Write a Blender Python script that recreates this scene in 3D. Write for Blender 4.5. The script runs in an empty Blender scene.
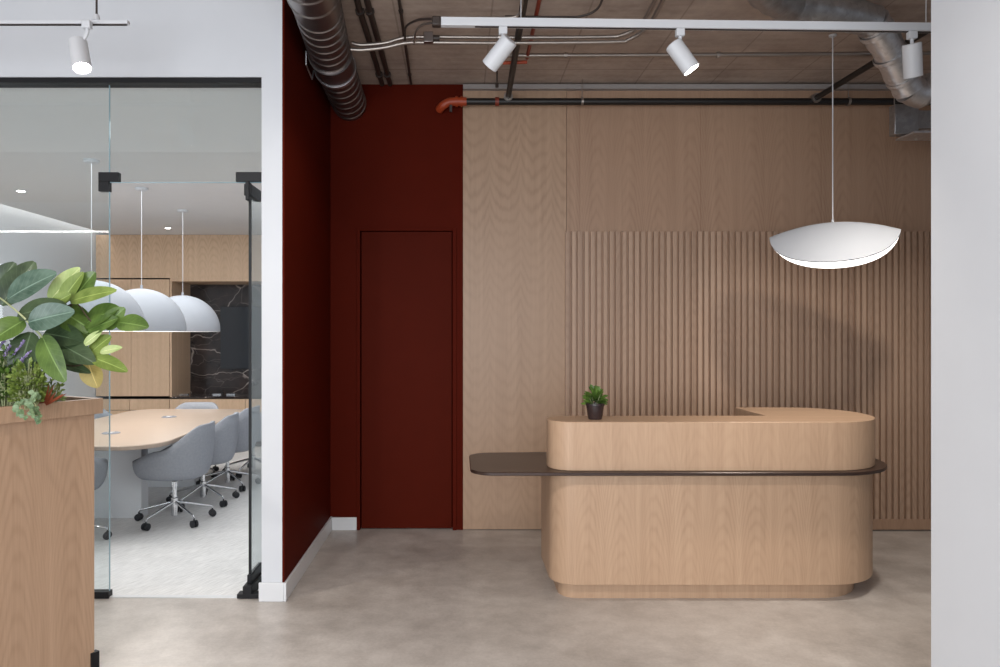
import bpy, math, random
from mathutils import Vector, Matrix
random.seed(7)
PI = math.pi
F, VX, VY, H = 720.0, 459.0, 333.0, 1.6
scene = bpy.context.scene
COL = scene.collection

def at(px, py, Y):
    return Vector(((px-VX)*Y/F, Y, H+(VY-py)*Y/F))

def s2l(c):
    return c/12.92 if c <= .04045 else ((c+.055)/1.055)**2.4
def rgb(r, g, b):
    return (s2l(r/255), s2l(g/255), s2l(b/255), 1)

# ------------------------------------------------------------------ materials
def new_mat(name):
    m = bpy.data.materials.new(name); m.use_nodes = True
    nt = m.node_tree; nt.nodes.clear()
    out = nt.nodes.new('ShaderNodeOutputMaterial')
    return m, nt, out
def N(nt, t, **kw):
    n = nt.nodes.new(t)
    for k, v in kw.items(): setattr(n, k, v)
    return n
def math_n(nt, op, a, b=None, c=None):
    n = nt.nodes.new('ShaderNodeMath'); n.operation = op
    for i, v in enumerate((a, b, c)):
        if v is None: continue
        if isinstance(v, (int, float)): n.inputs[i].default_value = v
        else: nt.links.new(v, n.inputs[i])
    return n.outputs[0]
def ramp(nt, fac, stops):
    n = nt.nodes.new('ShaderNodeValToRGB')
    e = n.color_ramp.elements
    while len(e) < len(stops): e.new(.5)
    for i, (p, c) in enumerate(stops): e[i].position = p; e[i].color = c
    nt.links.new(fac, n.inputs[0]); return n.outputs[0]
def mixc(nt, fac, a, b, mode='MIX'):
    n = nt.nodes.new('ShaderNodeMix'); n.data_type = 'RGBA'; n.blend_type = mode
    for i, v in ((0, fac), (6, a), (7, b)):
        if isinstance(v, (int, float)): n.inputs[i].default_value = v
        elif isinstance(v, tuple): n.inputs[i].default_value = v
        else: nt.links.new(v, n.inputs[i])
    return n.outputs[2]
def vec(nt, x, y, z=0.0):
    n = nt.nodes.new('ShaderNodeCombineXYZ')
    for i, v in enumerate((x, y, z)):
        if isinstance(v, (int, float)): n.inputs[i].default_value = v
        else: nt.links.new(v, n.inputs[i])
    return n.outputs[0]
def noise(nt, v, scale, detail=3, rough=.5):
    n = nt.nodes.new('ShaderNodeTexNoise')
    n.inputs['Scale'].default_value = scale; n.inputs['Detail'].default_value = detail
    n.inputs['Roughness'].default_value = rough
    if v is not None: nt.links.new(v, n.inputs['Vector'])
    return n.outputs['Fac']
def bsdf(nt, out, col, rough=.5, metal=0, spec=.5, normal=None, coat=0):
    b = nt.nodes.new('ShaderNodeBsdfPrincipled')
    if isinstance(col, tuple): b.inputs['Base Color'].default_value = col
    else: nt.links.new(col, b.inputs['Base Color'])
    if isinstance(rough, (int, float)): b.inputs['Roughness'].default_value = rough
    else: nt.links.new(rough, b.inputs['Roughness'])
    b.inputs['Metallic'].default_value = metal
    b.inputs['Specular IOR Level'].default_value = spec
    b.inputs['Coat Weight'].default_value = coat
    if normal is not None: nt.links.new(normal, b.inputs['Normal'])
    nt.links.new(b.outputs[0], out.inputs[0]); return b
def bump(nt, h, strength=.3, dist=.002):
    n = nt.nodes.new('ShaderNodeBump'); n.inputs['Strength'].default_value = strength
    n.inputs['Distance'].default_value = dist; nt.links.new(h, n.inputs['Height']); return n.outputs[0]

def paint(name, c, rough=.5, metal=0, spec=.5, var=.04, scale=6, bmp=0):
    m, nt, out = new_mat(name)
    tc = N(nt, 'ShaderNodeTexCoord')
    nz = noise(nt, tc.outputs['Object'], scale, 4)
    dark = tuple(x*(1-var) for x in c[:3])+(1,); lite = tuple(min(1, x*(1+var)) for x in c[:3])+(1,)
    col = ramp(nt, nz, [(.3, dark), (.7, lite)])
    nrm = bump(nt, noise(nt, tc.outputs['Object'], 220, 2), bmp, .001) if bmp else None
    bsdf(nt, out, col, rough, metal, spec, nrm); return m

def wood(name, base, dark, leaf=.25, contrast=.5, ratio=26, freq=26, rough=.42, seed=0.0, slat=None, fib=.35, seam=0.0):
    """veneer: book matched leaves with cathedral figure, fine fibres; UV is in metres"""
    m, nt, out = new_mat(name)
    uv = N(nt, 'ShaderNodeUVMap', uv_map='UVMap')
    sp = N(nt, 'ShaderNodeSeparateXYZ'); nt.links.new(uv.outputs[0], sp.inputs[0])
    u, v = sp.outputs[0], sp.outputs[1]
    wob = noise(nt, vec(nt, math_n(nt, 'MULTIPLY', u, 4.0), math_n(nt, 'MULTIPLY', v, .9), seed), 1.0, 3)
    wob = math_n(nt, 'SUBTRACT', wob, .5)
    um = math_n(nt, 'PINGPONG', math_n(nt, 'ADD', u, 50*leaf), leaf)
    c = math_n(nt, 'ADD', math_n(nt, 'SUBTRACT', um, leaf*.5), math_n(nt, 'MULTIPLY', wob, .02))
    c2 = math_n(nt, 'MULTIPLY', math_n(nt, 'MULTIPLY', c, c), ratio)
    # cathedral strength changes with height: near-straight grain in places
    t = math_n(nt, 'ADD', math_n(nt, 'ADD', v, c2), math_n(nt, 'MULTIPLY', wob, .35))
    nz2 = noise(nt, vec(nt, math_n(nt, 'MULTIPLY', um, 30.0), math_n(nt, 'MULTIPLY', v, 1.2), seed+3), 1.0, 3)
    t = math_n(nt, 'ADD', t, math_n(nt, 'MULTIPLY', nz2, .10))
    ring = math_n(nt, 'SINE', math_n(nt, 'MULTIPLY', t, freq*2.2))
    ring = math_n(nt, 'MULTIPLY_ADD', ring, .5, .5)
    ring = math_n(nt, 'POWER', ring, 2.4)
    fibre = noise(nt, vec(nt, math_n(nt, 'MULTIPLY', u, 190.0), math_n(nt, 'MULTIPLY', v, 4.0), seed), 1.0, 3, .7)
    band = noise(nt, vec(nt, math_n(nt, 'MULTIPLY', u, 26.0), math_n(nt, 'MULTIPLY', v, .5), seed+9), 1.0, 3, .6)
    mask = noise(nt, vec(nt, math_n(nt, 'MULTIPLY', um, 3.0), math_n(nt, 'MULTIPLY', v, 1.1), seed+5), 1.0, 1)
    mask = math_n(nt, 'SMOOTHSTEP', mask) if False else math_n(nt, 'MULTIPLY', math_n(nt, 'POWER', mask, 2.2), contrast*3.0)
    f = math_n(nt, 'MULTIPLY', ring, mask)
    f = math_n(nt, 'ADD', f, math_n(nt, 'MULTIPLY', math_n(nt, 'SUBTRACT', fibre, .5), fib))
    f = math_n(nt, 'ADD', f, math_n(nt, 'MULTIPLY', math_n(nt, 'SUBTRACT', band, .5), .75))
    f = math_n(nt, 'ADD', f, .25)
    if slat:
        wn = N(nt, 'ShaderNodeTexWhiteNoise', noise_dimensions='1D')
        nt.links.new(math_n(nt, 'FLOOR', math_n(nt, 'DIVIDE', u, slat)), wn.inputs['W'])
        f = math_n(nt, 'ADD', f, math_n(nt, 'MULTIPLY', math_n(nt, 'SUBTRACT', wn.outputs[0], .5), .55))
    if seam:
        fr = math_n(nt, 'FRACT', math_n(nt, 'DIVIDE', u, seam))
        f = math_n(nt, 'ADD', f, math_n(nt, 'MULTIPLY', math_n(nt, 'LESS_THAN', fr, .004/seam), .6))
    col = ramp(nt, f, [(0, base), (1, dark)])
    bsdf(nt, out, col, rough, 0, .4, bump(nt, fibre, .12, .001)); return m

def emit(name, c, strength):
    m, nt, out = new_mat(name)
    e = N(nt, 'ShaderNodeEmission'); e.inputs[0].default_value = c; e.inputs[1].default_value = strength
    nt.links.new(e.outputs[0], out.inputs[0]); return m

def glass(name, tint, ior=1.5):
    m, nt, out = new_mat(name)
    tr = N(nt, 'ShaderNodeBsdfTransparent'); tr.inputs[0].default_value = tint
    gl = N(nt, 'ShaderNodeBsdfGlossy'); gl.inputs['Roughness'].default_value = .0
    fr = N(nt, 'ShaderNodeFresnel'); ge = N(nt, 'ShaderNodeNewGeometry')
    # thin pane: no refraction bends the ray, so the inner face must not reflect totally
    nt.links.new(math_n(nt, 'MULTIPLY_ADD', ge.outputs['Backfacing'], 1/ior-ior, ior), fr.inputs[0])
    mx = N(nt, 'ShaderNodeMixShader')
    nt.links.new(fr.outputs[0], mx.inputs[0]); nt.links.new(tr.outputs[0], mx.inputs[1]); nt.links.new(gl.outputs[0], mx.inputs[2])
    nt.links.new(mx.outputs[0], out.inputs[0]); return m

def concrete_floor():
    m, nt, out = new_mat('polished_concrete')
    tc = N(nt, 'ShaderNodeTexCoord'); o = tc.outputs['Object']
    a = noise(nt, o, 1.1, 6, .62); b = noise(nt, o, 5.5, 6, .65); c = noise(nt, o, 60, 4, .7)
    f = math_n(nt, 'ADD', math_n(nt, 'MULTIPLY', a, .46), math_n(nt, 'MULTIPLY', b, .38))
    f = math_n(nt, 'ADD', f, math_n(nt, 'MULTIPLY', c, .17))
    col = ramp(nt, f, [(.34, rgb(154, 146, 139)), (.5, rgb(186, 178, 171)), (.66, rgb(212, 205, 198))])
    r = math_n(nt, 'MULTIPLY_ADD', b, .22, .22)
    bsdf(nt, out, col, r, 0, .38, bump(nt, b, .05, .002)); return m
def carpet():
    m, nt, out = new_mat('pale_plank_carpet')
    tc = N(nt, 'ShaderNodeTexCoord')
    sp = N(nt, 'ShaderNodeSeparateXYZ'); nt.links.new(tc.outputs['Object'], sp.inputs[0])
    X, Y = sp.outputs[0], sp.outputs[1]
    pu = math_n(nt, 'ADD', math_n(nt, 'MULTIPLY', X, 95.0), math_n(nt, 'MULTIPLY', Y, -45.0))
    pv = math_n(nt, 'ADD', math_n(nt, 'MULTIPLY', X, 4.0), math_n(nt, 'MULTIPLY', Y, 8.0))
    a = noise(nt, vec(nt, pu, pv), 1.0, 4, .6)
    b = noise(nt, tc.outputs['Object'], 3, 3)
    f = math_n(nt, 'ADD', math_n(nt, 'MULTIPLY', a, .8), math_n(nt, 'MULTIPLY', b, .2))
    col = ramp(nt, f, [(.36, rgb(206, 205, 204)), (.60, rgb(232, 231, 230))])
    bsdf(nt, out, col, .75, 0, .2); return m
def ceiling_concrete():
    m, nt, out = new_mat('board_formed_concrete')
    tc = N(nt, 'ShaderNodeTexCoord'); o = tc.outputs['Object']
    sp = N(nt, 'ShaderNodeSeparateXYZ'); nt.links.new(o, sp.inputs[0])
    a = noise(nt, o, 2.3, 6, .65); b = noise(nt, o, 22, 4, .6)
    bx = noise(nt, vec(nt, math_n(nt, 'MULTIPLY', sp.outputs[0], 1.5), math_n(nt, 'MULTIPLY', sp.outputs[1], 16.0)), 1.0, 3)
    f = math_n(nt, 'ADD', math_n(nt, 'MULTIPLY', a, .55), math_n(nt, 'MULTIPLY', b, .2))
    f = math_n(nt, 'ADD', f, math_n(nt, 'MULTIPLY', bx, .25))
    col = ramp(nt, f, [(.32, rgb(148, 132, 122)), (.5, rgb(176, 159, 147)), (.68, rgb(196, 180, 168))])
    jx = math_n(nt, 'LESS_THAN', math_n(nt, 'FRACT', math_n(nt, 'DIVIDE', math_n(nt, 'ADD', sp.outputs[0], 10.17), .61)), .018)
    jy = math_n(nt, 'LESS_THAN', math_n(nt, 'FRACT', math_n(nt, 'DIVIDE', math_n(nt, 'ADD', sp.outputs[1], 10.35), 1.22)), .012)
    j = math_n(nt, 'MAXIMUM', jx, jy)
    col = mixc(nt, math_n(nt, 'MULTIPLY', j, .3), col, rgb(70, 58, 50))
    bsdf(nt, out, col, .85, 0, .2, bump(nt, f, .4, .01)); return m
def marble():
    m, nt, out = new_mat('black_veined_marble')
    tc = N(nt, 'ShaderNodeTexCoord'); o = tc.outputs['Object']
    nz = N(nt, 'ShaderNodeTexNoise'); nz.inputs['Scale'].default_value = 1.3; nz.inputs['Detail'].default_value = 4
    nt.links.new(o, nz.inputs['Vector'])
    mv = mixc(nt, .42, o, nz.outputs['Color'])
    def vein(scale, rot, th):
        mp = N(nt, 'ShaderNodeMapping'); mp.inputs['Rotation'].default_value = rot; nt.links.new(mv, mp.inputs[0])
        vo = N(nt, 'ShaderNodeTexVoronoi', feature='DISTANCE_TO_EDGE'); vo.inputs['Scale'].default_value = scale
        mp.inputs['Scale'].default_value = (1, 1, 2.6)
        nt.links.new(mp.outputs[0], vo.inputs['Vector'])
        return math_n(nt, 'SUBTRACT', 1.0, math_n(nt, 'SMOOTH_MIN', 1.0, math_n(nt, 'DIVIDE', vo.outputs['Distance'], th), .1))
    v1 = vein(1.7, (0, .45, 0), .016); v2 = vein(3.6, (0, -.5, .3), .010)
    n1 = noise(nt, o, 2.2, 2)
    v = math_n(nt, 'ADD', math_n(nt, 'MULTIPLY', v1, math_n(nt, 'MULTIPLY', n1, 1.3)), math_n(nt, 'MULTIPLY', v2, math_n(nt, 'MULTIPLY', n1, .5)))
    base = ramp(nt, noise(nt, o, 4, 5, .6), [(.35, rgb(30, 24, 24)), (.7, rgb(62, 50, 47))])
    col = mixc(nt, v, base, rgb(205, 190, 180))
    bsdf(nt, out, col, .16, 0, .5); return m
def leafmat(name, c1, c2, rough=.35):
    m, nt, out = new_mat(name)
    uv = N(nt, 'ShaderNodeUVMap', uv_map='UVMap')
    sp = N(nt, 'ShaderNodeSeparateXYZ'); nt.links.new(uv.outputs[0], sp.inputs[0])
    u = math_n(nt, 'ABSOLUTE', math_n(nt, 'SUBTRACT', sp.outputs[0], .5))
    rib = math_n(nt, 'LESS_THAN', u, .022)
    side = math_n(nt, 'FRACT', math_n(nt, 'MULTIPLY', math_n(nt, 'SUBTRACT', sp.outputs[1], math_n(nt, 'MULTIPLY', u, .55)), 8.0))
    side = math_n(nt, 'MULTIPLY', math_n(nt, 'LESS_THAN', side, .12), .12)
    tc = N(nt, 'ShaderNodeTexCoord')
    nz = noise(nt, tc.outputs['Object'], 14, 3)
    col = ramp(nt, nz, [(.3, c1), (.7, c2)])
    lite = tuple(min(1, x*1.7+.05) for x in c2[:3])+(1,)
    col = mixc(nt, math_n(nt, 'MAXIMUM', math_n(nt, 'MULTIPLY', rib, .7), side), col, lite)
    b = bsdf(nt, out, col, rough, 0, .5)
    b.inputs['Subsurface Weight'].default_value = 0
    tl = N(nt, 'ShaderNodeBsdfTranslucent'); nt.links.new(col, tl.inputs[0])
    mx = N(nt, 'ShaderNodeMixShader'); mx.inputs[0].default_value = .22
    nt.links.new(b.outputs[0], mx.inputs[1]); nt.links.new(tl.outputs[0], mx.inputs[2]); nt.links.new(mx.outputs[0], out.inputs[0])
    return m
def galvanised(name, c, rough=.32):
    m, nt, out = new_mat(name)
    tc = N(nt, 'ShaderNodeTexCoord')
    vo = N(nt, 'ShaderNodeTexVoronoi'); vo.inputs['Scale'].default_value = 45
    nt.links.new(tc.outputs['Object'], vo.inputs['Vector'])
    sp = N(nt, 'ShaderNodeSeparateColor'); nt.links.new(vo.outputs['Color'], sp.inputs[0])
    a = tuple(x*.82 for x in c[:3])+(1,)
    col = ramp(nt, sp.outputs[0], [(0, a), (1, c)])
    bsdf(nt, out, col, math_n(nt, 'MULTIPLY_ADD', sp.outputs[1], .15, rough), .9, .5); return m
def R(d): return math.radians(d)

OAKB, OAKD = (.55, .37, .245, 1), (.32, .19, .113, 1)
M = {}
M['oak_desk'] = wood('oak_veneer_desk', OAKB, OAKD, leaf=.2, contrast=.28, ratio=44, freq=27, seed=1.3, fib=.5)
M['oak_desk_up'] = wood('oak_veneer_counter', OAKB, OAKD, leaf=.21, contrast=.07, ratio=30, freq=22, seed=4.3, fib=.55)
M['oak_wall'] = wood('oak_veneer_wall', (.42, .27, .18, 1), (.26, .15, .094, 1), leaf=.25, contrast=.26, ratio=34, freq=22, seed=7.1, fib=.5, seam=.98)
M['oak_wall1'] = wood('oak_veneer_wall_figured', (.45, .30, .20, 1), (.29, .178, .112, 1), leaf=.25, contrast=.26, ratio=-12, freq=24, seed=2.1, fib=.4)
M['oak_slat'] = wood('oak_slat', (.475, .322, .228, 1), (.255, .153, .10, 1), leaf=.25, contrast=.15, seed=3.7, fib=.35, slat=.051)
M['oak_cab'] = wood('oak_cabinet', (.68, .48, .325, 1), (.44, .28, .17, 1), leaf=.16, contrast=.25, seed=5.5, fib=.3)
M['oak_table'] = wood('oak_tabletop', (.46, .365, .295, 1), (.37, .285, .225, 1), leaf=.3, contrast=.2, seed=6.5, fib=.2, rough=.3)
M['oak_planter'] = wood('oak_planter', (.47, .31, .205, 1), (.28, .168, .10, 1), leaf=.27, contrast=.2, ratio=50, freq=22, seed=8.5, fib=.7)
M['white_wall'] = paint('white_wall_paint', rgb(207, 209, 213), .6, var=.01, spec=.3)
M['white_trim'] = paint('white_semi_gloss', rgb(216, 217, 219), .35, var=.01)
M['red'] = paint('oxblood_paint', rgb(80, 22, 11), .6, var=.03, spec=.03)
M['red_door'] = paint('oxblood_door_paint', rgb(78, 23, 12), .55, var=.03, spec=.03)
M['ceil'] = ceiling_concrete()
M['floor'] = concrete_floor()
M['carpet'] = carpet()
M['conf_ceiling'] = paint('white_ceiling', rgb(222, 219, 217), .8, var=.01, spec=.2)
M['marble'] = marble()
M['glass'] = glass('clear_glass', (.93, .955, .955, 1))
M['glass_edge'] = paint('glass_edge', rgb(150, 178, 188), .1)
M['black'] = paint('black_metal', rgb(19, 19, 22), .5, spec=.3)
M['pipe'] = paint('black_steel_pipe', rgb(24, 20, 19), .45)
M['rubber'] = paint('black_rubber', rgb(26, 27, 33), .5)
M['chrome'] = paint('polished_aluminium', (.72, .73, .75, 1), .16, 1, var=.02)
M['galv'] = galvanised('galvanised_sheet', (.42, .42, .43, 1))
M['galv2'] = galvanised('galvanised_sheet_bright', (.66, .66, .68, 1), .28)
M['galv_duct'] = paint('spiral_duct_steel', (.25, .225, .22, 1), .3, .9, var=.1)
M['conduit'] = paint('conduit_steel', (.36, .32, .29, 1), .35, .85, var=.06)
M['dark_conduit'] = paint('dark_conduit', rgb(52, 42, 37), .5)
M['orange'] = paint('orange_cast_fitting', rgb(160, 62, 30), .45, var=.1)
M['rust'] = paint('rust_red_pipe', rgb(128, 48, 30), .5, var=.1)
M['bronze'] = paint('dark_bronze_laminate', rgb(60, 44, 38), .30, .2, spec=.5, var=.03)
M['channel'] = paint('grey_channel', rgb(150, 143, 140), .5)
M['white_metal'] = paint('white_powder_coat', rgb(208, 209, 212), .4, var=.01)
M['shade'] = paint('white_lamp_shade', rgb(172, 175, 181), .55, var=.01)
M['fabric'] = paint('grey_felt', rgb(146, 149, 156), .9, spec=.1, var=.06, scale=60, bmp=.3)
M['fabric_seat'] = paint('grey_felt_cushion', rgb(128, 130, 137), .95, spec=.1, var=.06, scale=60, bmp=.3)
M['screen'] = paint('black_tv_glass', rgb(26, 28, 34), .12, spec=.6)
M['dark_gap'] = paint('dark_recess', rgb(40, 28, 22), .7)
M['soil'] = paint('dark_soil', rgb(44, 34, 26), .95, var=.3, scale=60)
M['terra'] = paint('dark_glazed_pot', rgb(52, 40, 40), .22, var=.15, scale=12)
M['leaf_dark'] = leafmat('dark_leaf', rgb(50, 66, 44), rgb(78, 96, 66), .28)
M['leaf_grey'] = leafmat('grey_green_leaf', rgb(66, 90, 76), rgb(104, 126, 112), .22)
M['leaf_mid'] = leafmat('mid_green_leaf', rgb(70, 94, 42), rgb(100, 126, 60), .3)
M['leaf_lite'] = leafmat('light_green_leaf', rgb(104, 124, 54), rgb(138, 156, 80), .35)
M['leaf_pale'] = leafmat('pale_leaf', rgb(158, 180, 110), rgb(196, 208, 148), .4)
M['leaf_yellow'] = leafmat('yellowed_leaf', rgb(176, 158, 92), rgb(196, 178, 112), .45)
M['leaf_small'] = leafmat('small_green_leaf', rgb(54, 86, 32), rgb(108, 138, 60), .4)
M['leaf_vari'] = leafmat('variegated_leaf', rgb(78, 106, 68), rgb(138, 160, 120), .4)
M['leaf_red'] = leafmat('russet_leaf', rgb(120, 50, 34), rgb(176, 96, 66), .4)
M['lavender'] = paint('lavender_flower', rgb(142, 128, 170), .8, var=.2, scale=80)
M['stem'] = paint('pale_green_stem', rgb(158, 164, 122), .5, var=.1)
M['bark'] = paint('dark_bark', rgb(70, 58, 44), .8, var=.2, scale=30)
M['dif'] = emit('lit_diffuser', (1, .97, .93, 1), 3.0)
M['dome_dif'] = emit('lit_dome_edge', (1, .95, .88, 1), 4.0)
M['lens'] = emit('lit_spot_lens', (1, .96, .9, 1), 30.0)
M['lens_dim'] = emit('lit_spot_lens_edge', (1, .97, .92, 1), 8.0)
M['line_dif'] = emit('lit_linear_diffuser', (1, .97, .93, 1), 16.0)
M['cove'] = emit('led_strip', (1, .95, .88, 1), 14.0)

# ------------------------------------------------------------------ mesh builder
class MB:
    def __init__(s): s.v = []; s.f = []; s.uv = []; s.sm = []
    def quad(s, idx, uv, smooth=False): s.f.append(tuple(idx)); s.uv.append(uv); s.sm.append(smooth)
    def box(s, x0, x1, y0, y1, z0, z1, rot=None, piv=None):
        b = len(s.v)
        P = [(x, y, z) for z in (z0, z1) for y in (y0, y1) for x in (x0, x1)]
        fs = [(0, 2, 3, 1, 2), (4, 5, 7, 6, 2), (0, 1, 5, 4, 1), (3, 2, 6, 7, 1), (2, 0, 4, 6, 0), (1, 3, 7, 5, 0)]
        for f in fs:
            ax = f[4]
            uv = []
            for i in f[:4]:
                p = P[i]
                uv.append((p[0], p[1]) if ax == 2 and (x1-x0) < (y1-y0) else (p[1], p[0]) if ax == 2 else (p[0], p[2]) if ax == 1 else (p[1], p[2]))
            s.quad([b+i for i in f[:4]], uv)
        for p in P:
            p = Vector(p)
            if rot is not None: p = rot @ (p-piv)+piv
            s.v.append(p)
        return s
    def slope(s, x0, x1, y0, y1, za, zb, zt):
        b = len(s.v)
        for (y, z) in ((y0, za), (y1, zb), (y1, zt), (y0, zt)):
            s.v += [Vector((x0, y, z)), Vector((x1, y, z))]
        for f in ((0, 1, 3, 2), (2, 3, 5, 4), (4, 5, 7, 6), (6, 7, 1, 0), (0, 2, 4, 6), (1, 7, 5, 3)): s.quad([b+i for i in f], [(0, 0)]*4)
        return s
    def prism(s, out, z0, z1, bev=0.0):
        """vertical extrusion of a 2D outline (ccw), side UV by arc length"""
        n = len(out); L = [0]
        for i in range(n):
            a, c = out[i], out[(i+1) % n]; L.append(L[-1]+math.hypot(c[0]-a[0], c[1]-a[1]))
        rings = [(0, z0), (0, z1)] if not bev else [(bev, z0), (0, z0+bev), (0, z1-bev), (bev, z1)]
        nor = []
        for i in range(n):
            a, b_, c = Vector(out[i-1]), Vector(out[i]), Vector(out[(i+1) % n])
            d1 = (b_-a).normalized(); d2 = (c-b_).normalized()
            t = (d1+d2); t = t.normalized() if t.length > 1e-6 else d1
            nn = Vector((t.y, -t.x)); k = max(.3, nn.dot(Vector((d1.y, -d1.x)))); nor.append(nn/k)
        b = len(s.v)
        for (o, z) in rings:
            for i in range(n): s.v.append(Vector((out[i][0]-nor[i].x*o, out[i][1]-nor[i].y*o, z)))
        for r in range(len(rings)-1):
            for i in range(n):
                j = (i+1) % n
                s.quad([b+r*n+i, b+r*n+j, b+(r+1)*n+j, b+(r+1)*n+i], [(L[i], rings[r][1]), (L[i+1], rings[r][1]), (L[i+1], rings[r+1][1]), (L[i], rings[r+1][1])], True)
        k = (len(rings)-1)*n
        s.quad([b+n-1-i for i in range(n)], [(s.v[b+n-1-i].y, s.v[b+n-1-i].x) for i in range(n)])
        s.quad([b+k+i for i in range(n)], [(s.v[b+k+i].y, s.v[b+k+i].x) for i in range(n)])
        return s
    def tube(s, path, r, seg=12, caps=True, twist=0):
        path = [Vector(p) for p in path]; n = len(path)
        rr = r if callable(r) else (lambda i: r)
        t0 = (path[1]-path[0]).normalized()
        ref = Vector((0, 0, 1)) if abs(t0.z) < .9 else Vector((1, 0, 0))
        u = t0.cross(ref).normalized()
        b = len(s.v); d = 0; D = []
        for i in range(n):
            t = (path[min(i+1, n-1)]-path[max(i-1, 0)]).normalized()
            u = (u-t*u.dot(t)).normalized(); w = t.cross(u)
            if i: d += (path[i]-path[i-1]).length
            D.append(d)
            for k in range(seg):
                a = 2*PI*k/seg+twist
                s.v.append(path[i]+(u*math.cos(a)+w*math.sin(a))*rr(i))
        for i in range(n-1):
            for k in range(seg):
                k2 = (k+1) % seg
                s.quad([b+i*seg+k, b+i*seg+k2, b+(i+1)*seg+k2, b+(i+1)*seg+k], [(k/seg, D[i]), ((k+1)/seg, D[i]), ((k+1)/seg, D[i+1]), (k/seg, D[i+1])], True)
        if caps:
            s.quad([b+seg-1-k for k in range(seg)], [(0, 0)]*seg)
            s.quad([b+(n-1)*seg+k for k in range(seg)], [(0, 0)]*seg)
        return s
    def lathe(s, prof, c=(0, 0, 0), seg=40, rot=None):
        """prof: list of (r, z); axis z"""
        b = len(s.v); c = Vector(c); n = len(prof)
        for (r, z) in prof:
            for k in range(seg):
                a = 2*PI*k/seg; p = Vector((r*math.cos(a), r*math.sin(a), z))
                if rot is not None: p = rot @ p
                s.v.append(p+c)
        for i in range(n-1):
            for k in range(seg):
                k2 = (k+1) % seg
                s.quad([b+i*seg+k, b+i*seg+k2, b+(i+1)*seg+k2, b+(i+1)*seg+k], [(k/seg, i/n), ((k+1)/seg, i/n), ((k+1)/seg, (i+1)/n), (k/seg, (i+1)/n)], True)
        return s
    def grid(s, P, nu, nv, closed=False):
        b = len(s.v); s.v += [Vector(p) for p in P]
        for j in range(nv-1):
            for i in range(nu-1 if not closed else nu):
                i2 = (i+1) % nu
                s.quad([b+j*nu+i, b+j*nu+i2, b+(j+1)*nu+i2, b+(j+1)*nu+i], [(i/(nu-1), j/(nv-1)), ((i+1)/(nu-1), j/(nv-1)), ((i+1)/(nu-1), (j+1)/(nv-1)), (i/(nu-1), (j+1)/(nv-1))], True)
        return s
    def leaf(s, base, tip, width, up=None, fold=.25, curl=.12, nu=5, nv=8, shape=.85):
        base = Vector(base); tip = Vector(tip); ax = tip-base; L = ax.length; ax.normalize()
        up = Vector(up) if up is not None else Vector((0, -1, .4))
        side = ax.cross(up); side = side.normalized() if side.length > 1e-4 else Vector((1, 0, 0)); nn = side.cross(ax)
        P = []
        for j in range(nv):
            t = j/(nv-1)
            w = width*.5*max(.02, math.sin(PI*min(1, t**shape*.97+.015)))**.62
            for i in range(nu):
                q = (i/(nu-1)-.5)*2
                P.append(base+ax*(L*t)+side*(w*q)+nn*(abs(q)*w*fold - curl*L*(t-.3)**2))
        return s.grid(P, nu, nv)
    def build(s, name, mat, parent=None, ang=35, bev=0, solid=0):
        root = Vector((0, 0, 0)); p = parent
        while p is not None: root = root+p.location; p = p.parent
        me = bpy.data.meshes.new(name)
        me.from_pydata([tuple(v-root) for v in s.v], [], s.f)
        ul = me.uv_layers.new(name='UVMap'); k = 0
        for fi, f in enumerate(s.f):
            for c in s.uv[fi]: ul.data[k].uv = c; k += 1
        me.polygons.foreach_set('use_smooth', [True]*len(s.f))
        me.update(); me.set_sharp_from_angle(angle=R(ang))
        me.materials.append(mat)
        o = bpy.data.objects.new(name, me); COL.objects.link(o)
        if parent is not None: o.parent = parent
        if solid:
            md = o.modifiers.new('thick', 'SOLIDIFY'); md.thickness = solid; md.offset = 0
        if bev:
            md = o.modifiers.new('bevel', 'BEVEL'); md.width = bev; md.segments = 2; md.limit_method = 'ANGLE'; md.angle_limit = R(50)
        return o

def tag(o, label=None, cat=None, group=None, kind=None):
    if label: o['label'] = label
    if cat: o['category'] = cat
    if group: o['group'] = group
    if kind: o['kind'] = kind
    return o
def thing(name, loc, label, cat, group=None, kind=None):
    o = bpy.data.objects.new(name, None); COL.objects.link(o); o.location = loc; o.empty_display_size = .1
    return tag(o, label, cat, group, kind)
def copy_tree(o, parent=None):
    c = o.copy(); COL.objects.link(c); c.parent = parent
    for ch in [x for x in bpy.data.objects if x.parent == o and x != c]: copy_tree(ch, c)
    return c
def B(*a): return MB().box(*a)
def struct(name, mb, mat, label, cat=None, parent=None, bev=0):
    o = mb.build(name, mat, parent, bev=bev)
    if parent is None: tag(o, label, cat or name.split('_')[0], kind='structure')
    return o
def rounded(pts, rad, seg=14):
    """pts ccw, radii per corner"""
    out = []; n = len(pts)
    for i in range(n):
        p, a, c = Vector(pts[i]), Vector(pts[i-1]), Vector(pts[(i+1) % n]); r = rad[i]
        if r <= 0: out.append(tuple(p)); continue
        d1 = (a-p).normalized(); d2 = (c-p).normalized(); ang = d1.angle(d2)
        t = r/math.tan(ang/2); bis = (d1+d2).normalized(); ce = p+bis*(r/math.sin(ang/2))
        s0 = p+d1*t-ce; s1 = p+d2*t-ce
        a0 = math.atan2(s0.y, s0.x); a1 = math.atan2(s1.y, s1.x)
        da = (a1-a0+PI) % (2*PI)-PI
        for k in range(seg+1):
            a_ = a0+da*k/seg; out.append((ce.x+r*math.cos(a_), ce.y+r*math.sin(a_)))
    return out
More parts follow.
